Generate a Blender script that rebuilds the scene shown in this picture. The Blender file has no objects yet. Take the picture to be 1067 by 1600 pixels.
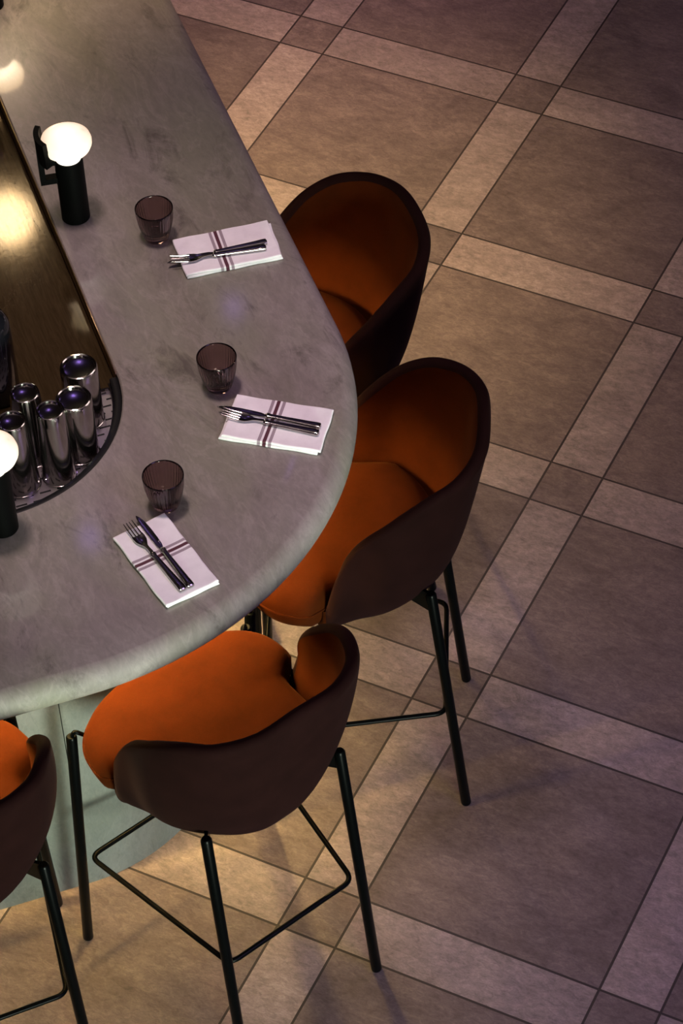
import bpy, bmesh, math, random
from mathutils import Vector, Matrix

scene = bpy.context.scene
COL = scene.collection
PI = math.pi
random.seed(4)

# ------------------------------------------------------------------ camera
cam_d = bpy.data.cameras.new('camera')
cam = bpy.data.objects.new('camera', cam_d)
COL.objects.link(cam)
RIGHT = Vector((0.89996914, 0.43483418, -0.03122147))
DOWN = Vector((0.30014397, -0.66995739, -0.67902187))
FWD = Vector((-0.31617897, 0.60172779, -0.73345383))
CAM = Vector((1.75668808, -5.89322126, 5.02329557))
m = Matrix((RIGHT, -DOWN, -FWD)).transposed().to_4x4()
m.translation = CAM
cam.matrix_world = m
cam_d.sensor_fit = 'VERTICAL'
cam_d.sensor_height = 36.0
cam_d.lens = 4295.777 * 36.0 / 1600.0
cam_d.clip_end = 60
scene.camera = cam

# ------------------------------------------------------------------ view
scene.view_settings.view_transform = 'Standard'
scene.view_settings.look = 'None'
scene.view_settings.gamma = 1.0
scene.view_settings.use_curve_mapping = False
scene.view_settings.exposure = 0.0

# ------------------------------------------------------------------ world: dim violet evening room
world = bpy.data.worlds.new('world')
scene.world = world
world.use_nodes = True
bg = world.node_tree.nodes['Background']
bg.inputs[0].default_value = (0.36, 0.29, 0.34, 1)
bg.inputs[1].default_value = 0.045

# ------------------------------------------------------------------ room lamps
def area(name, loc, target, power, size, color, size_y=None, spread=None):
    d = bpy.data.lights.new(name, 'AREA')
    d.energy = power
    d.color = color
    d.size = size
    if size_y:
        d.shape = 'RECTANGLE'
        d.size_y = size_y
    if spread:
        d.spread = spread
    o = bpy.data.objects.new(name, d)
    COL.objects.link(o)
    o.location = loc
    o.rotation_euler = (Vector(target) - Vector(loc)).to_track_quat('-Z', 'Y').to_euler()
    return o

def spot(name, loc, target, power, angle, blend, color, radius=0.06):
    d = bpy.data.lights.new(name, 'SPOT')
    d.energy = power
    d.color = color
    d.spot_size = math.radians(angle)
    d.spot_blend = blend
    d.shadow_soft_size = radius
    o = bpy.data.objects.new(name, d)
    COL.objects.link(o)
    o.location = loc
    o.rotation_euler = (Vector(target) - Vector(loc)).to_track_quat('-Z', 'Y').to_euler()
    return o

# low pale wall lamp on the camera's side of the room
spot('wall_light', (4.1, -7.1, 1.32), (-0.60, -2.75, 0.88), 2500, 24, 0.4, (0.86, 1.0, 0.82), 0.80)
# rosy ceiling spotlight straight above the nose of the bar, and soft fill lights added over the floor
spot('counter_spot', (-0.75, -2.45, 6.2), (-0.50, -2.50, 1.0), 620, 24, 1.0, (1.0, 0.74, 0.76), 0.35)
area('floor_fill', (0.6, 0.6, 6.1), (0.2, -2.0, 0), 26, 1.6, (1.0, 0.76, 0.74))
area('ceiling_fill', (0.0, -3.5, 6.25), (0.0, -3.5, 0), 14, 6.0, (1.0, 0.74, 0.78))
# violet stage spots on the far ceiling, mirrored in the polished stone
spot('violet_spot_a', (-2.347, 1.073, 4.6), (-0.4, -2.2, 1.07), 0.9, 60, 0.6, (0.42, 0.25, 1.0), 0.04)
spot('violet_spot_b', (-2.263, -0.251, 4.6), (-0.35, -2.85, 1.07), 1.1, 60, 0.6, (0.42, 0.25, 1.0), 0.04)
spot('violet_spot_c', (-1.643, 0.366, 4.6), (-0.1, -2.55, 1.07), 0.5, 60, 0.6, (0.42, 0.25, 1.0), 0.04)
# magenta spotlight on the far floor, violet wash to the right
spot('magenta_wash', (-1.3, 0.8, 6.0), (-1.75, 0.1, 0), 340, 24, 1.0, (1.0, 0.34, 0.72), 0.1)
area('violet_wash', (3.2, -3.5, 3.4), (1.1, -3.2, 0), 15, 1.2, (0.58, 0.38, 1.0), spread=math.radians(85))
area('violet_wash_far', (2.0, 1.6, 4.5), (0.4, 0.3, 0), 8, 1.2, (0.62, 0.36, 1.0), spread=math.radians(80))
# warm spotlights on the far end of the counter and on the floor behind the stools
spot('warm_spot', (-1.6, -0.9, 3.6), (-1.48, -1.35, 1.07), 55, 30, 1.0, (1.0, 0.66, 0.34), 0.1)
spot('warm_floor_spot', (-0.5, 0.6, 5.9), (-0.98, -0.78, 0), 900, 21, 1.0, (1.0, 0.64, 0.36), 0.1)

# ------------------------------------------------------------------ materials
class NT:
    def __init__(self, name):
        self.m = bpy.data.materials.new(name)
        self.m.use_nodes = True
        self.t = self.m.node_tree
        self.b = self.t.nodes['Principled BSDF']
        self.out = self.t.nodes['Material Output']
    def n(self, kind, **kw):
        x = self.t.nodes.new(kind)
        for k, v in kw.items():
            setattr(x, k, v)
        return x
    def link(self, a, b):
        self.t.links.new(a, b)
    def setin(self, **kw):
        for k, v in kw.items():
            k = k.replace('_', ' ')
            self.b.inputs[k].default_value = v
    def obj_coord(self, scale=(1, 1, 1), rot=(0, 0, 0)):
        tc = self.n('ShaderNodeTexCoord')
        mp = self.n('ShaderNodeMapping')
        mp.inputs['Scale'].default_value = scale
        mp.inputs['Rotation'].default_value = rot
        self.link(tc.outputs['Object'], mp.inputs['Vector'])
        return mp.outputs['Vector']
    def noise(self, vec, scale, detail=5, rough=0.6, dist=0.0):
        x = self.n('ShaderNodeTexNoise')
        x.inputs['Scale'].default_value = scale
        x.inputs['Detail'].default_value = detail
        x.inputs['Roughness'].default_value = rough
        x.inputs['Distortion'].default_value = dist
        self.link(vec, x.inputs['Vector'])
        return x.outputs['Fac']
    def ramp(self, fac, stops):
        r = self.n('ShaderNodeValToRGB')
        el = r.color_ramp.elements
        el[0].position, el[0].color = stops[0][0], (*stops[0][1], 1)
        el[1].position, el[1].color = stops[1][0], (*stops[1][1], 1)
        for p, c in stops[2:]:
            e = el.new(p)
            e.color = (*c, 1)
        self.link(fac, r.inputs['Fac'])
        return r.outputs['Color']
    def mix(self, fac, a, b, mode='MIX'):
        x = self.n('ShaderNodeMix', data_type='RGBA', blend_type=mode)
        for sock, v in ((x.inputs[0], fac), (x.inputs[6], a), (x.inputs[7], b)):
            if isinstance(v, (int, float)):
                sock.default_value = v
            elif isinstance(v, tuple):
                sock.default_value = (*v, 1)
            else:
                self.link(v, sock)
        return x.outputs[2]
    def math(self, op, a, b=0.0, c=0.0):
        x = self.n('ShaderNodeMath', operation=op)
        for sock, v in zip(x.inputs, (a, b, c)):
            if isinstance(v, (int, float)):
                sock.default_value = v
            else:
                self.link(v, sock)
        return x.outputs[0]
    def bump(self, h, strength=0.3, dist=0.002):
        x = self.n('ShaderNodeBump')
        x.inputs['Strength'].default_value = strength
        x.inputs['Distance'].default_value = dist
        self.link(h, x.inputs['Height'])
        self.link(x.outputs['Normal'], self.b.inputs['Normal'])

def plain(name, color, rough=0.5, metal=0.0, var=0.08, scale=60, **kw):
    """solid colour with a fine procedural mottling"""
    t = NT(name)
    f = t.noise(t.obj_coord(), scale, 4)
    lo = tuple(c * (1 - var) for c in color)
    hi = tuple(min(1, c * (1 + var)) for c in color)
    t.link(t.ramp(f, [(0.3, lo), (0.7, hi)]), t.b.inputs['Base Color'])
    t.setin(Roughness=rough, Metallic=metal)
    for k, v in kw.items():
        t.b.inputs[k.replace('_', ' ')].default_value = v
    return t.m

def mat_floor():
    t = NT('floor_tiles')
    P, W, G = 0.70, 0.14, 0.0028
    tc = t.n('ShaderNodeTexCoord')
    sep = t.n('ShaderNodeSeparateXYZ')
    t.link(tc.outputs['Object'], sep.inputs[0])
    def axis(sock, sign):
        u = t.math('MULTIPLY', sock, sign)
        u = t.math('ADD', u, 70.0)
        f = t.math('MODULO', u, P)                    # 0..P
        cell = t.math('FLOOR', t.math('DIVIDE', u, P))
        band = t.math('LESS_THAN', f, W)
        d0 = t.math('MINIMUM', f, t.math('SUBTRACT', P, f))
        d1 = t.math('ABSOLUTE', t.math('SUBTRACT', f, W))
        return f, cell, band, t.math('MINIMUM', d0, d1)
    fu, cu, bu, du = axis(sep.outputs[0], 1.0)
    fv, cv, bv, dv = axis(sep.outputs[1], -1.0)
    g = t.math('LESS_THAN', t.math('MINIMUM', du, dv), G)
    # one band only -> light strip ; both or none -> darker stone
    strip = t.math('ABSOLUTE', t.math('SUBTRACT', bu, bv))
    # per tile random
    cid = t.n('ShaderNodeCombineXYZ')
    t.link(t.math('ADD', t.math('MULTIPLY', cu, 2.0), bu), cid.inputs[0])
    t.link(t.math('ADD', t.math('MULTIPLY', cv, 2.0), bv), cid.inputs[1])
    wn = t.n('ShaderNodeTexWhiteNoise', noise_dimensions='3D')
    t.link(cid.outputs[0], wn.inputs['Vector'])
    # offset the stone pattern per tile
    off = t.n('ShaderNodeVectorMath', operation='SCALE')
    t.link(wn.outputs['Color'], off.inputs[0])
    off.inputs['Scale'].default_value = 9.0
    add = t.n('ShaderNodeVectorMath', operation='ADD')
    t.link(tc.outputs['Object'], add.inputs[0])
    t.link(off.outputs[0], add.inputs[1])
    st = t.n('ShaderNodeMapping')
    st.inputs['Scale'].default_value = (1.0, 1.9, 1.0)
    t.link(add.outputs[0], st.inputs['Vector'])
    n1 = t.noise(st.outputs[0], 7, 8, 0.68, 0.6)
    n2 = t.noise(st.outputs[0], 42, 6, 0.75, 0.8)
    n3 = t.noise(st.outputs[0], 170, 3, 0.7)
    dark = t.ramp(n1, [(0.30, (0.088, 0.068, 0.066)), (0.72, (0.178, 0.142, 0.134))])
    light = t.ramp(n1, [(0.30, (0.185, 0.152, 0.148)), (0.72, (0.295, 0.250, 0.240))])
    c = t.mix(strip, dark, light)
    c = t.mix(0.75, c, t.ramp(n2, [(0.30, (0.42, 0.41, 0.40)), (0.72, (1.42, 1.42, 1.42))]), 'MULTIPLY')
    c = t.mix(0.45, c, t.ramp(n3, [(0.3, (0.6, 0.6, 0.6)), (0.7, (1.25, 1.25, 1.25))]), 'MULTIPLY')
    tile = t.ramp(wn.outputs['Value'], [(0, (0.86, 0.86, 0.86)), (1, (1.1, 1.09, 1.07))])
    c = t.mix(1.0, c, tile, 'MULTIPLY')
    c = t.mix(g, c, (0.018, 0.013, 0.011))
    t.link(c, t.b.inputs['Base Color'])
    t.link(t.ramp(n2, [(0.2, (0.55,) * 3), (0.8, (0.72,) * 3)]), t.b.inputs['Roughness'])
    h = t.math('SUBTRACT', t.math('MULTIPLY', n2, 0.35), g)
    t.bump(h, 0.35, 0.002)
    return t.m

def mat_stone(name, dark, mid, light, green, rough, coat=0.0, scale=1.0):
    t = NT(name)
    v = t.obj_coord((scale, scale, scale), (0, 0, math.radians(38)))
    mp = t.n('ShaderNodeMapping')
    mp.inputs['Scale'].default_value = (1.0, 2.3, 1.0)
    t.link(v, mp.inputs['Vector'])
    v = mp.outputs[0]
    n1 = t.noise(v, 3.2, 9, 0.70, 0.7)
    n2 = t.noise(v, 4.6, 9, 0.72, 0.9)
    n3 = t.noise(v, 34, 5, 0.7, 1.0)
    c = t.ramp(n1, [(0.30, mid), (0.70, light)])
    c = t.mix(t.ramp(t.noise(v, 1.7, 4, 0.5, 0.5), [(0.42, (0, 0, 0)), (0.62, (0.75,) * 3)]), c, green)
    # dark mineral blotches along the veins
    blot = t.ramp(n2, [(0.0, (0, 0, 0)), (0.555, (0, 0, 0)), (0.70, (0.9,) * 3)])
    c = t.mix(blot, c, dark)
    # thin pale veins
    a = t.math('ABSOLUTE', t.math('SUBTRACT', t.noise(v, 4.0, 7, 0.65, 0.9), 0.5))
    vein = t.ramp(a, [(0.0, (0.16,) * 3), (0.03, (0, 0, 0))])
    c = t.mix(vein, c, tuple(min(1, x * 1.45) for x in light))
    c = t.mix(0.6, c, t.ramp(n3, [(0.3, (0.74,) * 3), (0.7, (1.2,) * 3)]), 'MULTIPLY')
    t.link(c, t.b.inputs['Base Color'])
    # the flat top is polished, the rounded edge and upright faces are only honed
    tc = t.n('ShaderNodeTexCoord'); sp = t.n('ShaderNodeSeparateXYZ')
    t.link(tc.outputs['Object'], sp.inputs[0])
    flat = t.math('GREATER_THAN', sp.outputs[2], 1.0692)
    t.link(t.math('MULTIPLY', flat, coat), t.b.inputs['Coat Weight'])
    t.link(t.math('ADD', t.ramp(n3, [(0.25, (rough,) * 3), (0.75, (rough + 0.14,) * 3)]),
                  t.math('MULTIPLY', t.math('SUBTRACT', 1.0, flat), 0.22)), t.b.inputs['Roughness'])
    t.b.inputs['Coat Roughness'].default_value = 0.075
    return t.m

def mat_velvet(name, color, sheen, tint, sheen_w=0.6):
    t = NT(name)
    v = t.obj_coord()
    n1 = t.noise(v, 14, 5, 0.6)
    n2 = t.noise(v, 420, 3, 0.6)
    c = t.ramp(n1, [(0.3, tuple(x * 0.8 for x in color)), (0.7, tuple(x * 1.12 for x in color))])
    c = t.mix(0.35, c, t.ramp(n2, [(0.3, (0.75,) * 3), (0.7, (1.15,) * 3)]), 'MULTIPLY')
    t.link(c, t.b.inputs['Base Color'])
    t.setin(Roughness=0.85)
    t.b.inputs['Specular IOR Level'].default_value = 0.03
    t.b.inputs['Sheen Weight'].default_value = sheen_w
    t.b.inputs['Sheen Roughness'].default_value = sheen
    t.b.inputs['Sheen Tint'].default_value = (*tint, 1)
    t.bump(n2, 0.15, 0.0006)
    return t.m

def mat_emit(name, color, strength, core=False, base=(0.8, 0.75, 0.68)):
    t = NT(name)
    v = t.obj_coord()
    n = t.noise(v, 16, 5, 0.6, 1.2)
    c = t.ramp(n, [(0.26, tuple(x * y for x, y in zip(color, (0.80, 0.55, 0.34)))), (0.40, color)])
    t.setin(Roughness=0.35)
    if core:   # brightest round the bulb in the middle of the stone, warmer where the stone is farther from it
        tc = t.n('ShaderNodeTexCoord')
        ln = t.n('ShaderNodeVectorMath', operation='DISTANCE')
        t.link(tc.outputs['Object'], ln.inputs[0])
        ln.inputs[1].default_value = (0, 0, 0.185)
        c = t.mix(1.0, c, t.ramp(t.math('MULTIPLY', ln.outputs['Value'], 10.0),
                  [(0.30, (1, 1, 1)), (0.62, (0.42, 0.34, 0.25))]), 'MULTIPLY')
    t.b.inputs['Base Color'].default_value = (*base, 1)
    t.link(c, t.b.inputs['Emission Color'])
    t.b.inputs['Emission Strength'].default_value = strength
    return t.m

def mat_napkin():
    t = NT('napkin_linen')
    tc = t.n('ShaderNodeTexCoord')
    sep = t.n('ShaderNodeSeparateXYZ')
    t.link(tc.outputs['Object'], sep.inputs[0])
    x = sep.outputs[0]
    def band(c, w):
        return t.math('LESS_THAN', t.math('ABSOLUTE', t.math('SUBTRACT', x, c)), w)
    x0 = -0.013
    col = t.ramp(t.noise(tc.outputs['Object'], 30, 4), [(0.3, (0.80, 0.78, 0.77)), (0.7, (0.90, 0.88, 0.87))])
    w = t.n('ShaderNodeTexWave')
    w.inputs['Scale'].default_value = 260
    t.link(tc.outputs['Object'], w.inputs['Vector'])
    thin = t.math('MAXIMUM', band(x0 - 0.0115, 0.0032), band(x0 + 0.0115, 0.0032))
    thread = t.ramp(w.outputs['Fac'], [(0.0, (0.26, 0.20, 0.22)), (1.0, (0.42, 0.36, 0.38))])
    col = t.mix(thin, col, thread)
    col = t.mix(band(x0, 0.0037), col, (0.085, 0.018, 0.030))
    t.link(col, t.b.inputs['Base Color'])
    t.setin(Roughness=0.85)
    t.b.inputs['Sheen Weight'].default_value = 0.15
    t.bump(t.noise(tc.outputs['Object'], 700, 2), 0.12, 0.0005)
    return t.m

def mat_glass():
    t = NT('smoked_glass')
    n = t.noise(t.obj_coord(), 20, 2)
    t.link(t.ramp(n, [(0.0, (0.30, 0.195, 0.19)), (1.0, (0.35, 0.235, 0.23))]), t.b.inputs['Base Color'])
    t.setin(Roughness=0.02, IOR=1.47)
    t.b.inputs['Transmission Weight'].default_value = 1.0
    return t.m

def mat_well():
    """dark bronze-brown metal sheet, brushed lengthways"""
    t = NT('bronze_sheet')
    v = t.obj_coord((1, 1, 1), (0, 0, math.radians(45)))
    mp = t.n('ShaderNodeMapping')
    mp.inputs['Scale'].default_value = (2.0, 26.0, 1.0)
    t.link(v, mp.inputs['Vector'])
    n = t.noise(mp.outputs[0], 6, 7, 0.7, 0.6)
    n2 = t.noise(v, 130, 4, 0.7)
    c = t.ramp(n, [(0.3, (0.050, 0.033, 0.014)), (0.7, (0.10, 0.068, 0.030))])
    t.link(c, t.b.inputs['Base Color'])
    t.setin(Metallic=0.5)
    t.link(t.ramp(n2, [(0.25, (0.06,) * 3), (0.75, (0.12,) * 3)]), t.b.inputs['Roughness'])
    t.bump(t.math('ADD', n, t.math('MULTIPLY', n2, 0.35)), 0.035, 0.001)
    return t.m

def mat_tray():
    """stainless drip tray with rows of punched slots"""
    t = NT('slotted_steel')
    tc = t.n('ShaderNodeTexCoord')
    sep = t.n('ShaderNodeSeparateXYZ')
    t.link(tc.outputs['Object'], sep.inputs[0])
    x, y = sep.outputs[0], sep.outputs[1]
    row = t.math('DIVIDE', y, 0.0190)
    fr = t.math('FRACT', row)
    par = t.math('MODULO', t.math('FLOOR', row), 2.0)
    yy = t.math('ADD', t.math('DIVIDE', x, 0.036), t.math('MULTIPLY', par, 0.5))
    fy = t.math('FRACT', yy)
    slot = t.math('MULTIPLY', t.math('LESS_THAN', t.math('ABSOLUTE', t.math('SUBTRACT', fr, 0.5)), 0.13),
                  t.math('LESS_THAN', t.math('ABSOLUTE', t.math('SUBTRACT', fy, 0.5)), 0.32))
    c = t.mix(slot, (0.50, 0.46, 0.48), (0.01, 0.01, 0.01))
    t.link(c, t.b.inputs['Base Color'])
    t.link(t.math('SUBTRACT', 1.0, slot), t.b.inputs['Metallic'])
    t.link(t.math('ADD', 0.34, t.math('MULTIPLY', slot, 0.5)), t.b.inputs['Roughness'])
    t.bump(t.math('MULTIPLY', slot, -1.0), 0.4, 0.001)
    return t.m

M = {}
M['floor'] = mat_floor()
M['stone'] = mat_stone('counter_marble', (0.075, 0.062, 0.052), (0.165, 0.140, 0.122), (0.275, 0.240, 0.222),
                       (0.19, 0.185, 0.130), 0.40, 0.30)
M['base'] = mat_stone('base_marble', (0.095, 0.096, 0.086), (0.138, 0.143, 0.132), (0.178, 0.182, 0.165), (0.128, 0.142, 0.124), 0.45, 0.1, 1.3)
M['velvet'] = mat_velvet('orange_velvet', (0.040, 0.0076, 0.0010), 0.35, (0.9, 0.35, 0.12), 0.05)
M['shell'] = mat_velvet('plum_brown_velvet', (0.0105, 0.0034, 0.0030), 0.4, (0.6, 0.35, 0.3), 0.04)
M['black'] = plain('black_steel', (0.0012, 0.0016, 0.0016), 0.30, 0.0, Specular_IOR_Level=0.06)
M['lamp_black'] = plain('matt_black_metal', (0.0015, 0.0016, 0.0015), 0.45, 0.0, Specular_IOR_Level=0.05)
M['rubber'] = plain('black_rubber', (0.006, 0.006, 0.006), 0.4, Specular_IOR_Level=0.2)
M['chrome'] = plain('polished_steel', (0.44, 0.42, 0.40), 0.12, 1.0, 0.03)
M['cutlery'] = plain('cutlery_steel', (0.42, 0.40, 0.38), 0.16, 1.0, 0.04)
M['brass'] = plain('aged_brass', (0.26, 0.175, 0.08), 0.32, 1.0)
M['alabaster'] = mat_emit('alabaster_glow', (1.0, 0.90, 0.78), 1.75, True)
M['alabaster_bright'] = mat_emit('alabaster_glow_bright', (1.0, 0.80, 0.55), 50.0, True)
M['globe'] = mat_emit('globe_glow', (1.0, 0.80, 0.52), 34.0)
M['led'] = mat_emit('warm_led', (1.0, 0.66, 0.23), 290.0)
M['napkin'] = mat_napkin()
M['glass'] = mat_glass()
M['well'] = mat_well()
M['tray'] = mat_tray()
M['dark'] = plain('dark_cabinet', (0.045, 0.032, 0.018), 0.4)
M['wall'] = plain('plum_plaster', (0.13, 0.10, 0.10), 0.8, scale=3)
M['bottle'] = plain('black_bottle_glass', (0.006, 0.006, 0.008), 0.08)
t_ = NT('clear_glass'); t_.setin(Roughness=0.02, IOR=1.46)
t_.link(t_.ramp(t_.noise(t_.obj_coord(), 20, 2), [(0, (0.86, 0.84, 0.86)), (1, (0.9, 0.88, 0.9))]), t_.b.inputs['Base Color'])
t_.b.inputs['Transmission Weight'].default_value = 1.0
M['clear'] = t_.m

# ------------------------------------------------------------------ object helpers
def tag(o, label=None, cat=None, group=None, kind=None):
    if label: o['label'] = label
    if cat: o['category'] = cat
    if group: o['group'] = group
    if kind: o['kind'] = kind
    return o

def empty(name, loc, rz=0.0):
    o = bpy.data.objects.new(name, None)
    COL.objects.link(o)
    o.location = loc
    o.rotation_euler = (0, 0, rz)
    o.empty_display_size = 0.05
    return o

def obj(name, verts, faces, mat, parent=None, smooth=True, loc=None, rz=0.0, autosmooth=None):
    me = bpy.data.meshes.new(name)
    me.from_pydata([tuple(v) for v in verts], [], faces)
    bm = bmesh.new(); bm.from_mesh(me)
    bmesh.ops.remove_doubles(bm, verts=bm.verts, dist=1e-6)
    bmesh.ops.recalc_face_normals(bm, faces=bm.faces)
    bm.to_mesh(me); bm.free()
    me.materials.append(mat)
    if smooth:
        me.polygons.foreach_set('use_smooth', [True] * len(me.polygons))
        if autosmooth:
            me.set_sharp_from_angle(angle=math.radians(autosmooth))
    o = bpy.data.objects.new(name, me)
    COL.objects.link(o)
    if parent: o.parent = parent
    if loc: o.location = loc
    o.rotation_euler = (0, 0, rz)
    return o

def lathe(profile, n=48, cx=0.0, cy=0.0, closed=False):
    """profile: list of (r, z) from bottom axis to top; returns verts, faces"""
    V, F = [], []
    for r, z in profile:
        for i in range(n):
            a = 2 * PI * i / n
            V.append((cx + r * math.cos(a), cy + r * math.sin(a), z))
    k = len(profile)
    rng = range(k) if closed else range(k - 1)
    for j in rng:
        j2 = (j + 1) % k
        for i in range(n):
            i2 = (i + 1) % n
            F.append((j * n + i, j * n + i2, j2 * n + i2, j2 * n + i))
    return V, F

def tube(points, r, n=12, cap=True, radii=None):
    """swept round tube through a list of points"""
    pts = [Vector(p) for p in points]
    V, F = [], []
    T = []
    for i in range(len(pts)):
        a = pts[max(0, i - 1)]; b = pts[min(len(pts) - 1, i + 1)]
        T.append((b - a).normalized())
    up = Vector((0, 0, 1))
    if abs(T[0].dot(up)) > 0.95: up = Vector((1, 0, 0))
    X = T[0].cross(up).normalized()
    for i, p in enumerate(pts):
        X = (X - T[i] * X.dot(T[i])).normalized()
        Y = T[i].cross(X)
        rr = radii[i] if radii else r
        for k in range(n):
            a = 2 * PI * k / n
            V.append(p + (X * math.cos(a) + Y * math.sin(a)) * rr)
    for i in range(len(pts) - 1):
        for k in range(n):
            k2 = (k + 1) % n
            F.append((i * n + k, i * n + k2, (i + 1) * n + k2, (i + 1) * n + k))
    if cap:
        F.append(tuple(range(n - 1, -1, -1)))
        F.append(tuple((len(pts) - 1) * n + k for k in range(n)))
    return V, F

def join(*parts):
    V, F = [], []
    for v, f in parts:
        o = len(V)
        V += list(v)
        F += [tuple(i + o for i in x) for x in f]
    return V, F

def extrude_poly(poly, z0, z1):
    n = len(poly)
    V = [(x, y, z0) for x, y in poly] + [(x, y, z1) for x, y in poly]
    F = [tuple(range(n - 1, -1, -1)), tuple(range(n, 2 * n))]
    F += [(i, (i + 1) % n, n + (i + 1) % n, n + i) for i in range(n)]
    return V, F

def spline(c, n=8):
    c = [Vector(p) for p in c]
    P = [c[0] * 2 - c[1]] + c + [c[-1] * 2 - c[-2]]
    out = []
    for i in range(1, len(P) - 2):
        p0, p1, p2, p3 = P[i - 1:i + 3]
        for k in range(n):
            t = k / n
            out.append(0.5 * ((2 * p1) + (p2 - p0) * t + (2 * p0 - 5 * p1 + 4 * p2 - p3) * t * t
                              + (3 * p1 - p0 - 3 * p2 + p3) * t ** 3))
    out.append(P[-2])
    return out

def round_corner(pts, r, n=6, closed=False):
    """replace the corners of a polyline by arcs"""
    pts = [Vector(p) for p in pts]
    out = []
    N = len(pts)
    for i, p in enumerate(pts):
        if not closed and i in (0, N - 1):
            out.append(p); continue
        a = pts[i - 1]; b = pts[(i + 1) % N]
        u = (a - p).normalized(); v = (b - p).normalized()
        rr = min(r, (a - p).length * 0.45, (b - p).length * 0.45)
        s, e = p + u * rr, p + v * rr
        for k in range(n + 1):
            t = k / n
            out.append(s * (1 - t) ** 2 + p * 2 * t * (1 - t) + e * t * t)
    if closed: out.append(out[0].copy())
    return out

# ------------------------------------------------------------------ floor
FX0, FX1, FY0, FY1 = -5.6, 5.6, -10.0, 5.6
floor = obj('floor', [(FX0, FY0, 0), (FX1, FY0, 0), (FX1, FY1, 0), (FX0, FY1, 0),
                      (FX0, FY0, -.1), (FX1, FY0, -.1), (FX1, FY1, -.1), (FX0, FY1, -.1)],
            [(0, 1, 2, 3), (7, 6, 5, 4), (0, 4, 5, 1), (1, 5, 6, 2), (2, 6, 7, 3), (3, 7, 4, 0)], M['floor'], smooth=False)
tag(floor, kind='structure')

# plain dark plum walls and ceiling of the double-height room
def slab(name, x0, x1, y0, y1, z0, z1):
    V = [(x, y, z) for x in (x0, x1) for y in (y0, y1) for z in (z0, z1)]
    F = [(0, 1, 3, 2), (4, 6, 7, 5), (0, 4, 5, 1), (2, 3, 7, 6), (0, 2, 6, 4), (1, 5, 7, 3)]
    tag(obj(name, V, F, M['wall'], smooth=False), kind='structure')
slab('wall_left', FX0 - .1, FX0, FY0, FY1, 0, 6.5)
slab('wall_right', FX1, FX1 + .1, FY0, FY1, 0, 6.5)
slab('wall_back', FX0, FX1, FY1, FY1 + .1, 0, 6.5)
slab('wall_front', FX0, FX1, FY0 - .1, FY0, 0, 6.5)
slab('ceiling', FX0, FX1, FY0, FY1, 6.5, 6.6)

# ------------------------------------------------------------------ bar: rounded corner between two straight runs
LARM = 1.9
def corner_path(cx, cy, R, n=40, length=LARM):
    """from the far end of the north run round the nose to the far end of the other run.
       returns list of (point, outward normal)"""
    out = []
    n1 = Vector((math.cos(PI / 4), math.sin(PI / 4)))
    n2 = Vector((math.cos(PI / 4), -math.sin(PI / 4)))
    c = Vector((cx, cy))
    d1 = Vector((-n1.y, n1.x)); d2 = Vector((n2.y, -n2.x))
    for k in range(6):
        t = 1 - k / 6
        out.append((c + n1 * R + d1 * length * t, n1))
    for k in range(n + 1):
        a = PI / 4 - (PI / 2) * k / n
        nn = Vector((math.cos(a), math.sin(a)))
        out.append((c + nn * R, nn))
    for k in range(1, 7):
        t = k / 6
        out.append((c + n2 * R + d2 * length * t, n2))
    return out

OUT_C = (-0.741, -2.690); OUT_R = 0.764
IN_C = (-0.762, -2.706); IN_R = 0.310
BASE_C = (-0.737, -2.708); BASE_R = 0.432
ZT, ZB = 1.07, 1.0

def sweep_profile(stations, profile, close_profile=True):
    """stations: list of lists of 3D points"""
    V, F = [], []
    k = len(stations[0])
    for s in stations: V += s
    for i in range(len(stations) - 1):
        for j in range(k if close_profile else k - 1):
            j2 = (j + 1) % k
            F.append((i * k + j, i * k + j2, (i + 1) * k + j2, (i + 1) * k + j))
    if close_profile:
        F.append(tuple(range(k)))
        F.append(tuple((len(stations) - 1) * k + j for j in range(k - 1, -1, -1)))
    return V, F

def counter_stations():
    po = corner_path(*OUT_C, OUT_R)
    pi_ = corner_path(*IN_C, IN_R)
    st = []
    rb = (ZT - ZB) / 2
    for (p, n), (q, n_) in zip(po, pi_):
        s = []
        # inner edge, top chamfer
        s.append((q.x, q.y, ZB)); s.append((q.x, q.y, ZT - 0.003)); w = q + n_ * 0.003
        s.append((w.x, w.y, ZT))
        for f in (0.2, 0.4, 0.6, 0.8):
            e = p - n * 0.037; m_ = w.lerp(e, f); s.append((m_.x, m_.y, ZT))
        for k in range(13):
            a = PI / 2 - PI * k / 12
            r = p - n * rb + n * rb * math.cos(a)
            s.append((r.x, r.y, (ZT + ZB) / 2 + rb * math.sin(a)))
        st.append(s)
    return st
V, F = sweep_profile(counter_stations(), None)
top = obj('counter_top', V, F, M['stone'], autosmooth=40)
tag(top, 'long marble bar worktop with a pale rounded edge, curving round the corner of the bar', 'worktop')

# the stone-faced bar body under the worktop
bar = empty('bar_counter', (BASE_C[0], BASE_C[1], 0))
tag(bar, 'pale green stone-clad bar body standing on the tiles under the marble worktop', 'bar')
bo = corner_path(*BASE_C, BASE_R)
def panel(i0, i1):
    st = []
    for p, n in bo[i0:i1 + 1]:
        a = p - Vector(BASE_C); b = p - n * 0.045 - Vector(BASE_C)
        st.append([(a.x, a.y, 0), (a.x, a.y, ZB), (b.x, b.y, ZB), (b.x, b.y, 0)])
    return sweep_profile(st, None)
g = 0
for i0, i1 in ((0, 5), (6, 46), (46, 52)):
    pass
N_ARC0, N_ARC1 = 6, 46
obj('stone_panel', *panel(0, N_ARC0), M['base'], bar, autosmooth=30)
obj('stone_panel', *panel(N_ARC0, N_ARC1), M['base'], bar, autosmooth=30)
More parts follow.
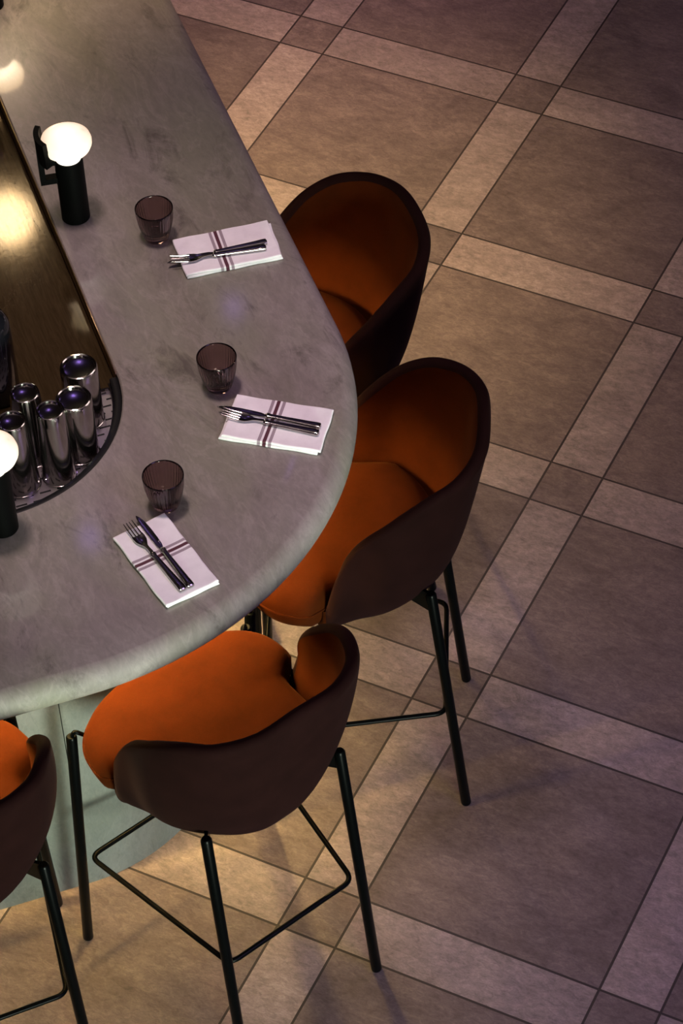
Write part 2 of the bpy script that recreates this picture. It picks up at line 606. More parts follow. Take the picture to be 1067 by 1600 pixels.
# small joint before the straight panel on the near side
p46 = bo[46]
V, F = panel(46, 52)
jp = [(x + 0.0018 * -0.707, y + 0.0018 * -0.707, z) for x, y, z in V]
obj('stone_panel', jp, F, M['base'], bar, autosmooth=30)

# dark inner cabinet wall and bronze-brown well surface behind the worktop
def ring_wall(C0, R, z0, z1, th, mat, name, parent, rel):
    st = []
    for p, n in corner_path(*C0, R):
        a = p - rel; b = p + n * th - rel
        st.append([(a.x, a.y, z0), (a.x, a.y, z1), (b.x, b.y, z1), (b.x, b.y, z0)])
    V, F = sweep_profile(st, None)
    return obj(name, V, F, mat, parent, autosmooth=30)
rel = Vector(BASE_C)
ring_wall(IN_C, IN_R + 0.0045, 0.60, ZB - 0.001, 0.018, M['dark'], 'inner_lining', bar, rel)
WELL_Z = 1.034
wpts = [p - n * 0.0 - rel for p, n in corner_path(*IN_C, IN_R - 0.0038)]
# it stops at the straight front of the drip tray
def clip_tray(p):
    q = Vector((p.x + rel.x - IN_C[0], p.y + rel.y - IN_C[1]))
    y = q.dot(Vector((math.sqrt(.5), -math.sqrt(.5))))
    lim = 1.3796 - (IN_C[0] - IN_C[1]) * math.sqrt(.5) - 0.0055
    return p - Vector((math.sqrt(.5), -math.sqrt(.5))) * max(0, y - lim)
poly = [tuple(clip_tray(p)) for p in wpts]
V = [(x, y, WELL_Z) for x, y in poly] + [(x, y, WELL_Z - 0.02) for x, y in poly]
n_ = len(poly)
F = [tuple(range(n_)), tuple(range(2 * n_ - 1, n_ - 1, -1))] + [(i, (i + 1) % n_, n_ + (i + 1) % n_, n_ + i) for i in range(n_)]
obj('bronze_worksurface', V, F, M['well'], bar, smooth=False)
# warm light strip hidden under the overhang
st = []
for p, n in corner_path(*BASE_C, BASE_R + 0.012):
    a = p - rel; b = p + n * 0.022 - rel
    st.append([(a.x, a.y, ZB - 0.004), (a.x, a.y, ZB - 0.002), (b.x, b.y, ZB - 0.002), (b.x, b.y, ZB - 0.004)])
V, F = sweep_profile(st, None)
tag(obj('light_strip', V, F, M['led'], loc=(BASE_C[0], BASE_C[1], 0)), 'warm light strip fixed under the overhang of the marble worktop', 'light strip')

st = []
for p, n in corner_path(*BASE_C, BASE_R + 0.056):
    a = p - rel; b = p + n * 0.003 - rel
    st.append([(a.x, a.y, ZB - 0.0145), (a.x, a.y, ZB - 0.001), (b.x, b.y, ZB - 0.001), (b.x, b.y, ZB - 0.0145)])
V, F = sweep_profile(st, None)
obj('shade_strip', V, F, M['rubber'], bpy.data.objects['light_strip'])  # unseen lip, added to cut the strip's light off the upper stool backs

# slim brass edging along the inner lip of the worktop
st = []
path = corner_path(*IN_C, IN_R)
for p, n in path[:6 + 1]:
    a = p - n * 0.0034; b = p - n * 0.0004
    st.append([(a.x, a.y, ZT - 0.03), (a.x, a.y, ZT + 0.0006), (b.x, b.y, ZT + 0.0006), (b.x, b.y, ZT - 0.03)])
V, F = sweep_profile(st, None)
tag(obj('brass_edging', V, F, M['brass']), 'thin brass edging along the inner edge of the marble worktop', 'edging')

# ------------------------------------------------------------------ drip tray along the near inner side
TZ = 1.030
S2 = math.sqrt(0.5)
tray = empty('drip_tray', (IN_C[0], IN_C[1], TZ), math.radians(-135))
tag(tray, 'slotted steel drip tray with black rim in the rounded inner corner of the bar', 'tray')
# tray local frame: x along the near run (towards lower left), y across (positive = outwards = near side)
def tl(p):
    d = Vector((p[0] - IN_C[0], p[1] - IN_C[1]))
    ex = Vector((-S2, -S2)); ey = Vector((S2, -S2))
    return (d.dot(ex), d.dot(ey))
CH = 1.3796 - (IN_C[0] - IN_C[1]) * S2            # chord line, y in local frame
def tray_path(r):
    """from the chord on the arc, round the nose, to the far end"""
    a0 = math.asin(max(-1, min(1, CH / r)))         # angle where y = CH, x negative side
    out = []
    n = 34
    for k in range(n + 1):
        a = a0 + (PI / 2 - a0) * k / n
        out.append((-r * math.cos(a), r * math.sin(a)))
    for k in range(1, 5):
        out.append((1.7 * k / 4, r))
    return out
rz = math.radians(-135)
def rlocal(pts):   # the empty is rotated by -135 deg: its x axis = (-S2,-S2), its y axis = (S2,-S2)
    return [(x, y) for x, y in pts]
ip = tray_path(IN_R - 0.022)
poly = rlocal(ip + [(1.7, CH)])
V, F = extrude_poly(poly, -0.004, 0.0)
obj('slotted_plate', V, F, M['tray'], tray, smooth=False)
def rail(r0, r1, z0, z1, mat, name, parent):
    a, b = tray_path(r0), tray_path(r1)
    st = []
    for p, q in zip(a, b):
        st.append([(p[0], p[1], z0), (p[0], p[1], z1 - 0.002), (p[0] * 0.8 + q[0] * 0.2, p[1] * 0.8 + q[1] * 0.2, z1),
                   (p[0] * 0.2 + q[0] * 0.8, p[1] * 0.2 + q[1] * 0.8, z1), (q[0], q[1], z1 - 0.002), (q[0], q[1], z0)])
    V, F = sweep_profile(st, None)
    return obj(name, V, F, mat, parent, autosmooth=50)
rim = rail(IN_R - 0.0175, IN_R - 0.0005, -0.02, 0.033, M['rubber'], 'black_rim', tray)
rail(IN_R - 0.022, IN_R - 0.0176, -0.01, 0.021, M['chrome'], 'steel_lip', tray)
V, F = extrude_poly([(ip[0][0], CH), (1.7, CH), (1.7, CH - 0.004), (ip[0][0], CH - 0.004)], -0.030, 0.006)
obj('front_flange', V, F, M['chrome'], tray, smooth=False)
# ------------------------------------------------------------------ inverted cups
def cup_profile(r_top, r_bot, h, t=0.0012):
    """an upside-down tumbler: its closed base is on top with a recessed disc"""
    pr = [(0.0, h - 0.006), (r_top * 0.70, h - 0.006), (r_top * 0.78, h - 0.0055), (r_top * 0.84, h - 0.001), (r_top * 0.90, h),
          (r_top * 0.96, h - 0.0008), (r_top, h - 0.005)]
    for k in range(1, 9):
        f = k / 8
        pr.append((r_top + (r_bot - r_top) * f, (h - 0.005) * (1 - f) + 0.0035 * f))
    pr += [(r_bot + 0.0012, 0.003), (r_bot + 0.0012, 0.0), (r_bot - t, 0.0)]
    for k in range(1, 9):
        f = k / 8
        pr.append((r_bot - t + (r_top - r_bot) * f, (h - 0.008) * f))
    pr.append((0.0, h - 0.008))
    return pr
CUPS = [  # x, y, r_top, r_bottom, h, name, label, category, group
    (-0.5583, -2.5969, 0.0385, 0.0390, 0.150, 'steel_cup', 'widest upturned steel cup, rearmost on the drip tray beside the marble edge', 'steel cup'),
    (-0.5187, -2.6850, 0.0370, 0.0375, 0.156, 'steel_cup', 'wide upturned steel cup standing in front of the rearmost cup on the drip tray', 'steel cup'),
    (-0.5275, -2.7580, 0.0290, 0.0350, 0.186, 'shaker_tin', 'tapered upturned shaker tin nearest to the curved front rim of the drip tray', 'shaker tin'),
    (-0.6037, -2.7279, 0.0300, 0.0405, 0.176, 'shaker_tin', 'tapered upturned shaker tin at the back left of the tray, away from the black rim', 'shaker tin'),
    (-0.5845, -2.8117, 0.0300, 0.0390, 0.182, 'shaker_tin', 'tapered upturned shaker tin half hidden behind the glowing lamp', 'shaker tin'),
]
for x, y, rt, rb_, h, nm, lab, cat in CUPS:
    V, F = lathe(cup_profile(rt, rb_, h), 56)
    o = obj(nm, V, F, M['chrome'], loc=(x, y, TZ + .0003), autosmooth=22)
    tag(o, lab, cat, 'upturned steel barware on the drip tray')

# dark bottle and clear tumblers on the bronze surface at the left
def bottle(x, y, z, lab):
    r = 0.043
    b = empty('bottle', (x, y, z))
    tag(b, lab, 'bottle')
    V, F = lathe([(0, 0), (r * .9, 0), (r, .006), (r, .19), (r * .97, .205), (r * .75, .225), (r * .42, .245), (.0165, .262), (.0155, .315), (0, .315)], 40)
    obj('bottle_body', V, F, M['bottle'], b, autosmooth=50)
    V, F = lathe([(.0156, .296), (.018, .297), (.018, .32), (.008, .323), (.006, .36), (.0045, .361), (.0045, .323), (0, .323)], 24)
    obj('pourer', V, F, M['rubber'], b, autosmooth=50)
    return b
bottle(-0.752, -2.612, WELL_Z, 'black glass bottle standing on the bronze surface at the left of the steel cups')
def clear_glass(x, y, z, lab, r=0.037, h=0.09):
    pr = [(0, 0.0), (r * .82, 0.0), (r * .86, .003), (r, h), (r - .0022, h), (r * .8, .010), (0, .010)]
    V, F = lathe(pr, 48)
    o = obj('tumbler', V, F, M['clear'], loc=(x, y, z), autosmooth=50)
    tag(o, lab, 'glass')
    return o

clear_glass(-1.228, -1.874, WELL_Z, 'clear glass tumbler on the bronze surface by the marble edge, at the left picture edge', 0.034, 0.085)

# globe pendant hanging over the inside of the bar, above the picture
pend = empty('globe_pendant', (-1.935, -0.885, 2.35))
tag(pend, 'glowing globe pendant hung on a thin cord over the bar, mirrored in the bronze surface', 'pendant lamp')
n_ = 24
V, F = lathe([(0.075 * math.sin(PI * k / n_), -0.075 * math.cos(PI * k / n_)) for k in range(n_ + 1)], 40)
obj('globe', V, F, M['globe'], pend)
V, F = lathe([(0, .07), (.022, .07), (.022, .11), (.004, .12), (.004, .13), (0, .13)], 24)
obj('cap', V, F, M['brass'], pend, autosmooth=40)
V, F = tube([(0, 0, .12), (0, 0, 4.15)], .003, 8)
obj('cord', V, F, M['rubber'], pend)

# ------------------------------------------------------------------ table lamps
def make_lamp():
    L = empty('table_lamp', (0, 0, 0))
    r, h = 0.0310, 0.166
    V, F = lathe([(0, 0), (r - .001, 0), (r, .001), (r, h - .001), (r - .001, h), (r - .0035, h), (r - .0035, h - .006), (0, h - .006)], 48)
    obj('lamp_body', V, F, M['lamp_black'], L, autosmooth=40)
    # alabaster: a short stem swelling into a wide flat pebble
    pr = [(0, h - .006), (.0265, h - .006), (.0275, h + .004), (.0280, h + .016), (.030, h + .021), (.040, h + .023), (.0505, h + .029),
          (.0545, h + .038), (.0550, h + .046), (.0525, h + .055), (.043, h + .0625), (.028, h + .067), (.012, h + .0685), (0, h + .069)]
    V, F = lathe(pr, 56)
    obj('alabaster_shade', V, F, M['alabaster'], L)
    # bracket handle: a flat bar standing off the body with a collar that hugs the pebble
    th = 0.0095
    outline = [(.029, .108), (.0660, .108), (.0660, .215), (.056, .215), (.054, .186), (.040, .172), (.029, .168),
               (.029, .158), (.0540, .158), (.0540, .122), (.029, .122)]
    V, F = [], []
    n = len(outline)
    for s in (-1, 1):
        V += [(x, s * th, z) for x, z in outline]
    F.append(tuple(range(n))); F.append(tuple(range(2 * n - 1, n - 1, -1)))
    F += [(i, (i + 1) % n, n + (i + 1) % n, n + i) for i in range(n)]
    hd = obj('handle', V, F, M['lamp_black'], L, smooth=False)
    st = []
    for k in range(17):
        a = math.radians(-30 + 68 * k / 16)
        c, s = math.cos(a), math.sin(a)
        st.append([(.0460 * c, .0460 * s, .174), (.0640 * c, .0640 * s, .174), (.0675 * c, .0675 * s, .240), (.0560 * c, .0560 * s, .240), (.0535 * c, .0535 * s, .205)])
    V, F = sweep_profile(st, None)
    obj('handle_collar', V, F, M['lamp_black'], hd, autosmooth=30)
    return L

def copy_tree(o, parent=None):
    c = o.copy()
    COL.objects.link(c)
    if parent: c.parent = parent
    for ch in list(o.children): copy_tree(ch, c)
    return c
lamp = make_lamp()
LA = math.radians(218)
LAMPS = [(-0.861, -2.094, LA, 'portable black lamp with a glowing alabaster pebble, standing on the marble behind the first tumbler'),
         (-0.536, -2.958, LA, 'portable black alabaster lamp cut by the left picture edge, in front of the steel shakers'),
         (-1.424, -1.512, LA, 'portable black lamp almost out of frame at the top left corner of the marble')]
for i, (x, y, a, lab) in enumerate(LAMPS):
    o = lamp if i == 0 else copy_tree(lamp)
    o.location = (x, y, ZT); o.rotation_euler = (0, 0, a)
    if i == 2:            # this lamp is turned up brighter than the other two
        for ch in o.children:
            if ch.name.startswith('alabaster'):
                ch.data = ch.data.copy(); ch.data.materials[0] = M['alabaster_bright']
    tag(o, lab, 'lamp', 'portable alabaster lamps on the marble')

# ------------------------------------------------------------------ smoked ribbed tumblers
def tumbler_mesh():
    n = 144
    H = 0.084
    outer = [(0.0235, 0.0), (0.0262, 0.0015), (0.0285, 0.008), (0.0320, 0.020), (0.0362, 0.037), (0.0392, 0.054), (0.0408, 0.070), (0.0413, 0.082), (0.0410, H)]
    inner = [(0.0398, H), (0.0394, 0.079), (0.0385, 0.068), (0.0365, 0.054), (0.0335, 0.038), (0.0292, 0.023), (0.024, 0.014), (0.014, 0.0115)]
    V, F = [], []
    prof = [('o', 0.012, 0.0)] + [('o', r, z) for r, z in outer] + [('i', r, z) for r, z in inner]
    for kind, r, z in prof:
        for i in range(n):
            a = 2 * PI * i / n
            rr = r
            if kind == 'o' and 0.008 < z < 0.072:
                rr = r - 0.0014 * (0.5 + 0.5 * math.cos(36 * a))
            V.append((rr * math.cos(a), rr * math.sin(a), z))
    k = len(prof)
    for j in range(k - 1):
        for i in range(n):
            i2 = (i + 1) % n
            F.append((j * n + i, j * n + i2, (j + 1) * n + i2, (j + 1) * n + i))
    F.append(tuple(range(n - 1, -1, -1)))
    F.append(tuple((k - 1) * n + i for i in range(n)))
    return V, F
V, F = tumbler_mesh()
tum = obj('tumbler', V, F, M['glass'])
for i, (x, y, lab) in enumerate([
        (-0.666, -2.083, 'smoked brown ribbed tumbler beside the black lamp, behind the farthest folded napkin'),
        (-0.330, -2.436, 'smoked brown ribbed tumbler above the middle napkin'),
        (-0.272, -2.773, 'smoked brown ribbed tumbler behind the nearest napkin')]):
    o = tum if i == 0 else tum.copy()
    if i: COL.objects.link(o)
    o.location = (x, y, ZT + 0.0002)
    o.rotation_euler = (0, 0, 0.3 * i)
    tag(o, lab, 'glass', 'smoked ribbed tumblers')

# ------------------------------------------------------------------ napkins with cutlery
def napkin_layer(L, W, z0, th, skew=0.0, seed=0, dx=0.0, dy=0.0):
    """a folded cloth layer: rounded long sides, soft top, local origin in its middle"""
    rnd = random.Random(seed)
    nx, ny = 36, 20
    V, F = [], []
    ph = rnd.random() * 6
    def edge(u):        # slight waviness of the outline
        return 0.0008 * math.sin(5 * u + ph)
    def pt(u, v, top):
        x = (u - 0.5) * L + dx + skew * (v - 0.5) + edge(v * 2) * (1 if u > .5 else -1)
        y = (v - 0.5) * W + dy + edge(u * 3)
        dxe = min(u, 1 - u) * L; dye = min(v, 1 - v) * W
        e = min(dxe, dye)
        r = th * 0.5
        k = 1.0 if e > r else math.sqrt(max(0, 1 - (1 - e / r) ** 2))
        mid = z0 + th * 0.5
        puff = 0.0011 * math.exp(-(dye / 0.011) ** 2) if top else 0
        sag = -0.0006 * math.cos((u - 0.5) * 3) if top else 0
        z = mid + (th * 0.5 + puff + sag) * k * (1 if top else -1)
        return (x, y, z)
    us = [0, .0035, .009, .018] + [0.03 + 0.94 * i / (nx - 8) for i in range(nx - 7)] + [.982, .991, .9965, 1]
    vs = [0, .006, .014, .028] + [0.045 + 0.91 * i / (ny - 8) for i in range(ny - 7)] + [.972, .986, .994, 1]
    for top in (True, False):
        for u in us:
            for v in vs: V.append(pt(u, v, top))
    A, B = len(us), len(vs)
    for t_ in (0, 1):
        o = t_ * A * B
        for i in range(A - 1):
            for j in range(B - 1):
                F.append((o + i * B + j, o + (i + 1) * B + j, o + (i + 1) * B + j + 1, o + i * B + j + 1))
    return V, F

def make_knife():
    """lies along x, tip at -x; origin under its middle, resting height 0"""
    K = empty('table_knife', (0, 0, 0))
    # blade outline (x, y_low, y_high), tip at -0.112
    bl = [(-.112, -.0012, -.0006), (-.106, -.0035, .0026), (-.098, -.0048, .0052), (-.085, -.0056, .0072), (-.065, -.0058, .0080),
          (-.040, -.0054, .0078), (-.020, -.0048, .0068), (-.012, -.0036, .0046), (-.008, -.0034, .0034)]
    V, F = [], []
    for x, a, b in bl:
        V += [(x, a, .0022), (x, a, .0036), (x, (a + b) / 2, .0042), (x, b, .0034), (x, b, .0028)]
    k = 5
    for i in range(len(bl) - 1):
        for j in range(k):
            j2 = (j + 1) % k
            F.append((i * k + j, i * k + j2, (i + 1) * k + j2, (i + 1) * k + j))
    F.append(tuple(range(k))); F.append(tuple((len(bl) - 1) * k + j for j in range(k)))
    obj('blade', V, F, M['cutlery'], K, autosmooth=35)
    handle_part(K)
    return K

def handle_part(parent):
    hp = [(-.009, .0034, .0026), (-.006, .0062, .0042), (-.003, .0066, .0045), (0, .0056, .0040), (.004, .0054, .0038), (.04, .0062, .0040),
          (.085, .0074, .0043), (.095, .0078, .0046), (.098, .0080, .0048), (.103, .0080, .0048), (.107, .0076, .0046), (.1085, .005, .003)]
    V, F = [], []
    n = 16
    for x, w, t in hp:
        for i in range(n):
            a = 2 * PI * i / n
            cs, sn = math.cos(a), math.sin(a)
            y = w * math.copysign(abs(cs) ** .55, cs); z = .0048 + t * math.copysign(abs(sn) ** .7, sn)
            V.append((x, y, z))
    for i in range(len(hp) - 1):
        for j in range(n):
            j2 = (j + 1) % n
            F.append((i * n + j, i * n + j2, (i + 1) * n + j2, (i + 1) * n + j))
    F.append(tuple(range(n))); F.append(tuple((len(hp) - 1) * n + j for j in range(n)))
    obj('handle', V, F, M['cutlery'], parent, autosmooth=35)

def make_fork():
    K = empty('table_fork', (0, 0, 0))
    # head: plate with four tines, gently dished
    def zc(x):    # dish: tines curve up, belly down
        return .0045 + .0075 * ((x + .045) / .055) ** 2 if x < -.045 else .0045 + .004 * max(0, min(1, (x + .045) / .035))
    V, F = [], []
    secs = [(-.008, .0034), (-.020, .0030), (-.030, .0038), (-.038, .0080), (-.046, .0112), (-.056, .0122), (-.062, .0122)]
    m_ = 9
    for x, w in secs:
        for s in (0, 1):
            for j in range(m_):
                y = w * (2 * j / (m_ - 1) - 1)
                V.append((x, y, zc(x) + (0.0012 if s else -0.0006) + 0.0016 * (y / .0122) ** 2))
    per = 2 * m_
    for i in range(len(secs) - 1):
        for s in (0, 1):
            for j in range(m_ - 1):
                a = i * per + s * m_ + j; b = a + per
                F.append((a, a + 1, b + 1, b))
        for j in (0, m_ - 1):
            a = i * per + j; b = a + per
            F.append((a, a + m_, b + m_, b))
    body = (V, F)
    parts = [body]
    for q in range(4):
        yc = -.0100 + q * .00667
        pts, rad = [], []
        for k in range(9):
            x = -.058 - .040 * k / 8
            pts.append((x, yc * (1 - 0.06 * k / 8), zc(x) + .0004 + 0.0016 * (yc / .0122) ** 2)); rad.append(.00165 * (1 - .45 * (k / 8) ** 2))
        parts.append(tube(pts, .0016, 8, True, rad))
    V, F = join(*parts)
    obj('fork_head', V, F, M['cutlery'], K, autosmooth=40)
    handle_part(K)
    return K

knife0, fork0 = make_knife(), make_fork()
used = {'k': False, 'f': False}
def cutlery(kind, x0, y0, x1, y1, z, frame, lab):
    """lay a knife or fork from tip to handle end, given in the napkin's own frame"""
    src = knife0 if kind == 'k' else fork0
    o = src if not used[kind] else copy_tree(src)
    used[kind] = True
    cx, cy, ang = frame
    lx, ly = x1 - x0, y1 - y0
    a = math.atan2(ly, lx) + ang
    # the handle end sits 0.1085 from the origin of the piece
    ex = cx + x1 * math.cos(ang) - y1 * math.sin(ang)
    ey = cy + x1 * math.sin(ang) + y1 * math.cos(ang)
    o.location = (ex - 0.1085 * math.cos(a), ey - 0.1085 * math.sin(a), z)
    o.rotation_euler = (0, 0, a)
    tag(o, lab, 'knife' if kind == 'k' else 'fork', 'table knives on the napkins' if kind == 'k' else 'table forks on the napkins')

NAPS = [((-0.505, -2.062, math.radians(41.3)), 0.212, 0.121, 0.004, -0.003,
         [(-.1391, -.0126, .0858, -.0126), (-.1001, -.0150, .0797, -.0300)], 'farthest', 'beside the straight marble edge'),
        ((-0.167, -2.490, math.radians(11.6)), 0.206, 0.121, -0.004, -0.004,
         [(-.1293, .0148, .0885, .0031), (-.1055, -.0040, .0895, -.0155)], 'middle', 'on the wide curve of the marble'),
        ((-0.200, -2.909, math.radians(-32.5)), 0.212, 0.117, 0.0, 0.003,
         [(-.1245, .0065, .0936, .0053), (-.0935, -.0190, .0934, -.0115)], 'nearest', 'over the front stool')]
for i, (fr, L, W, dx, dy, cut, which, where) in enumerate(NAPS):
    cx, cy, ang = fr
    N = empty('folded_napkin', (cx, cy, ZT), ang)
    tag(N, 'white napkin with maroon stripes, %s of the three, %s' % (which, where), 'napkin', 'striped napkins laid on the marble')
    V, F = napkin_layer(L, W * 0.97, 0.0002, 0.0056, 0.002, 10 + i, dx, dy)
    obj('lower_fold', V, F, M['napkin'], N)
    V, F = napkin_layer(L, W, 0.0056, 0.0058, -0.002, 20 + i)
    obj('upper_fold', V, F, M['napkin'], N)
    z = ZT + 0.0112
    cutlery('k', *cut[0], z, fr, 'steel table knife on the %s napkin' % which)
    cutlery('f', *cut[1], z, fr, 'steel table fork on the %s napkin' % which)

# ------------------------------------------------------------------ bar stools
RIM = [(-0.0473, 0.0, 1.0567), (-0.0388, 0.0945, 1.0452), (0.0034, 0.1697, 1.0327), (0.0708, 0.2139, 1.0157), (0.1448, 0.2342, 0.9716),
       (0.2148, 0.2315, 0.9054), (0.2659, 0.2345, 0.8176), (0.2923, 0.2228, 0.71)]
SHQ = (0.601, 5.853, 2.386, 2.091, 1.49, 0.042, 0.122, 0.274, -0.014)

def full_rim():
    c = [Vector(p) for p in RIM]
    P = [Vector((c[1].x, -c[1].y, c[1].z))] + c + [c[-1] * 2 - c[-2]]
    half = []
    n = 8
    for i in range(1, len(P) - 2):
        p0, p1, p2, p3 = P[i - 1:i + 3]
        for k in range(n):
            t = k / n
            half.append(0.5 * ((2 * p1) + (p2 - p0) * t + (2 * p0 - 5 * p1 + 4 * p2 - p3) * t * t + (3 * p1 - p0 - 3 * p2 + p3) * t ** 3))
    half.append(P[-2])
    # round the front end of the arm down to the side of the seat
    last = half[-1]
    other = [Vector((p.x, -p.y, p.z)) for p in half[1:]]
    return other[::-1] + half

def shell_point(r, v, inset=0.0):
    zb, nf, nb, zf, zk, bul, xb0, xb1, bx = SHQ
    s = max(0, min(1, (r.x + .047) / .34)); s = s * s * (3 - 2 * s)
    n = nb + (nf - nb) * s; nz = zk + (zf - zk) * s
    B = Vector((xb0 + (xb1 - xb0) * s, 0, zb))
    ph = v * PI / 2
    g = math.sin(ph) ** (2 / n); hh = 1 - max(0.0, math.cos(ph)) ** (2 / nz); b = math.sin(PI * v ** 1.5)
    return Vector((B.x + (r.x - B.x) * g - bx * b * (1 - s), r.y * g * (1 + bul * b), zb + (r.z - zb) * hh))

def make_shell(parent):
    rim = full_rim()
    NV = 22
    grid = []
    for r in rim:
        grid.append([shell_point(r, (j / (NV - 1)) ** 0.8) for j in range(NV)])
    A = len(rim)
    # normals by finite differences, pointing outwards
    def nrm(i, j):
        a = grid[min(A - 1, i + 1)][j] - grid[max(0, i - 1)][j]
        b = grid[i][min(NV - 1, j + 1)] - grid[i][max(0, j - 1)]
        n = a.cross(b)
        if n.length < 1e-9: return Vector((0, 0, -1))
        n.normalize()
        return n
    th = 0.028
    Vo, Vi = [], []
    j0 = 1
    for i in range(A):
        for j in range(NV):
            n = nrm(i, max(1, j))
            p = grid[i][j]
            c = Vector((0.2, 0, 0.95))
            if n.dot(p - c) < 0: n = -n
            t = th
            Vo.append(p)
            Vi.append(p - n * t)
    V = Vo + Vi
    F = []
    O = A * NV
    for i in range(A - 1):
        for j in range(NV - 1):
            F.append((i * NV + j, (i + 1) * NV + j, (i + 1) * NV + j + 1, i * NV + j + 1))
    Vs, Fs = list(Vo), list(F)
    K = 8
    for i in range(A):
        top_o, top_i = Vo[i * NV + NV - 1], Vi[i * NV + NV - 1]
        up = (grid[i][NV - 1] - grid[i][NV - 2]).normalized()
        mid = (top_o + top_i) / 2; half = (top_o - top_i) / 2
        for k in range(K + 1):
            a = PI * k / K
            Vs.append(mid + half * math.cos(a) + up * math.sin(a) * half.length)
    for i in range(A - 1):
        for k in range(K):
            a = O + i * (K + 1) + k; b = a + K + 1
            Fs.append((a, b, b + 1, a + 1))
    outer = obj('outer_shell', Vs, Fs, M['shell'], parent)
    # inner lining with rolled edge along the rim and the arm fronts
    Vl, Fl = list(Vi), []
    K = 0
    R = NV
    for i in range(A - 1):
        for j in range(R - 1):
            Fl.append((i * R + j, (i + 1) * R + j, (i + 1) * R + j + 1, i * R + j + 1))
    # arm front ends
    for i, sgn in ((0, 1), (A - 1, -1)):
        base = len(Vl)
        rows = 5
        nb = i + (1 if i == 0 else -1)
        for j in range(NV):
            o_, n_i = Vo[i * NV + j], Vi[i * NV + j]
            fwd = (Vo[i * NV + j] - Vo[nb * NV + j])
            fwd = Vector((1, 0, 0))
            mid = (o_ + n_i) / 2; half = (n_i - o_) / 2
            for k in range(rows + 1):
                a = PI * k / rows
                Vl.append(mid + half * math.cos(a) + fwd * math.sin(a) * half.length)
        for j in range(NV - 1):
            for k in range(rows):
                a = base + j * (rows + 1) + k; b = a + rows + 1
                Fl.append((a, a + 1, b + 1, b))
    inner = obj('inner_back', Vl, Fl, M['velvet'], parent)
    return outer, inner

def seat_outline(t):
    """t in [0, 1): plan outline of the cushion, egg shaped and wider in front"""
    a = 2 * PI * t
    c, s = math.cos(a), math.sin(a)
    if c >= 0:
        x = .325 + .160 * abs(c) ** .80
    else:
        x = .325 - .262 * abs(c) ** .82
    w = .2385
    y = w * math.copysign(abs(s) ** .80, s)
    if x < .30:                                   # tuck inside the shell
        f = (.30 - x) / .24
        y *= 1 - .20 * f * f
    if x < .315 and abs(y) > .1855:
        lim = .1855 + .053 * max(0, (x - .27) / .045)
        y = math.copysign(min(abs(y), lim), y)
    return x, y

def make_seat(parent):
    n = 96
    cx = .285
    zt, zb = .762, .648
    prof = [(0.0, zt + .006), (.25, zt + .0055), (.5, zt + .004), (.7, zt + .001), (.84, zt - .006), (.92, zt - .014), (.968, zt - .026), (.992, zt - .040),
            (1.0, zt - .0560), (.994, zt - .070), (.975, zt - .084), (.945, zt - .096), (.905, zt - .106), (.84, zb - .003), (.6, zb - .010), (.3, zb - .014), (0.0, zb - .015)]
    V, F = [], []
    for f, z in prof:
        for i in range(n):
            x, y = seat_outline(i / n)
            # welt: keep constant edge width rather than pure scaling
            V.append((cx + (x - cx) * f, y * f, z))
    for j in range(len(prof) - 1):
        for i in range(n):
            i2 = (i + 1) % n
            F.append((j * n + i, j * n + i2, (j + 1) * n + i2, (j + 1) * n + i))
    seat = obj('seat_cushion', V, F, M['velvet'], parent)
    # piped seam
    pts = []
    for i in range(n + 1):
        x, y = seat_outline((i % n) / n)
        pts.append((cx + (x - cx) * 1.001, y * 1.001, zt - .052))
    V, F = tube(pts, .0026, 6, False)
    obj('piping', V, F, M['velvet'], seat)
    return seat

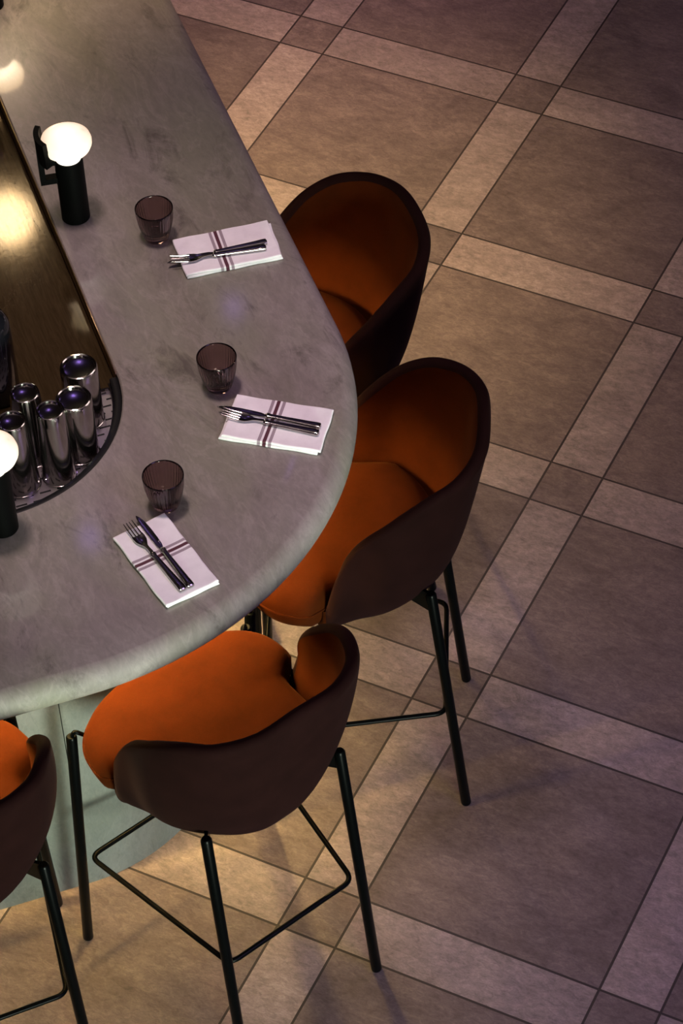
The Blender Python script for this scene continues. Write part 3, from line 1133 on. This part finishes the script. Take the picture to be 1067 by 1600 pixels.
LEGS = [((0.0, .18, 0), (.075, .166, .705)), ((0.0, -.18, 0), (.075, -.166, .705)),
        ((.470, .250, 0), (.450, .220, .705)), ((.470, -.250, 0), (.450, -.220, .705))]
def make_stool():
    S = empty('bar_stool', (0, 0, 0))
    make_shell(S)
    make_seat(S)
    ring_z = .30
    corners = []
    for (fx, fy, fz), (tx, ty, tz) in LEGS:
        a, b = Vector((fx, fy, 0.0)), Vector((tx, ty, tz))
        V, F = tube([a, a + (b - a) * .004, a.lerp(b, .5), b - (b - a) * .006, b], .0115, 16, True, [.0100, .0115, .0115, .0115, .0085])
        obj('leg', V, F, M['black'], S, autosmooth=40)
        # welded bracket from leg head to underside of the seat
        back = tx < .2
        c = Vector((.285, 0, .66))
        d = (c - b); d.z = 0; d.normalize()
        s = Vector((-d.y, d.x, 0)) * .0035
        if back:
            q = [b + Vector((0, 0, .0)), b - Vector((0, 0, .055)), b - Vector((0, 0, .055)) + d * .05, b + d * .07 + Vector((0, 0, -.012))]
            V = [p + s for p in q] + [p - s for p in q]
            F = [(0, 1, 2, 3), (7, 6, 5, 4)] + [(i, (i + 1) % 4, 4 + (i + 1) % 4, 4 + i) for i in range(4)]
        else:
            V, F = tube(round_corner([b - Vector((0, 0, .006)), b + Vector((0, 0, .016)) + d * .006, b + d * .075 + Vector((0, 0, -.035))], .012), .0045, 8)
        obj('bracket', V, F, M['black'], S, smooth=not back)
        f = ring_z / tz
        p = a.lerp(b, f)
        cc = Vector((.25, 0, ring_z))
        ix = .0135 if p.x < .2 else -.0135
        iy = -.0135 if p.y > 0 else .0135
        corners.append(Vector((p.x + ix, p.y + iy, ring_z)))
    order = [corners[0], corners[2], corners[3], corners[1]]
    V, F = tube(round_corner(order, .024, 6, True), .0058, 10, False)
    obj('footrest', V, F, M['black'], S)
    # seat plate under the shell
    V, F = extrude_poly([(.17, -.07), (.36, -.09), (.36, .09), (.17, .07)], .598, .606)
    obj('seat_plate', V, F, M['black'], S, smooth=False)
    return S

stool = make_stool()
STOOLS = [(0.1684, -3.1139, 154.76, 'front orange velvet bar stool with plum-brown back, whole seat in view below the marble curve'),
          (0.1664, -2.2998, 203.96, 'orange velvet bar stool seen from its side at the right of the marble curve'),
          (-0.229, -1.786, 226.5, 'farthest orange velvet bar stool, its tall dark back rising behind the second stool'),
          (-0.281, -3.590, 138.5, 'orange velvet bar stool cut off by the left picture edge')]
for i, (x, y, a, lab) in enumerate(STOOLS):
    o = stool if i == 0 else copy_tree(stool)
    o.location = (x, y, 0)
    o.rotation_euler = (0, 0, math.radians(a))
    tag(o, lab, 'bar stool', 'orange velvet bar stools round the bar')
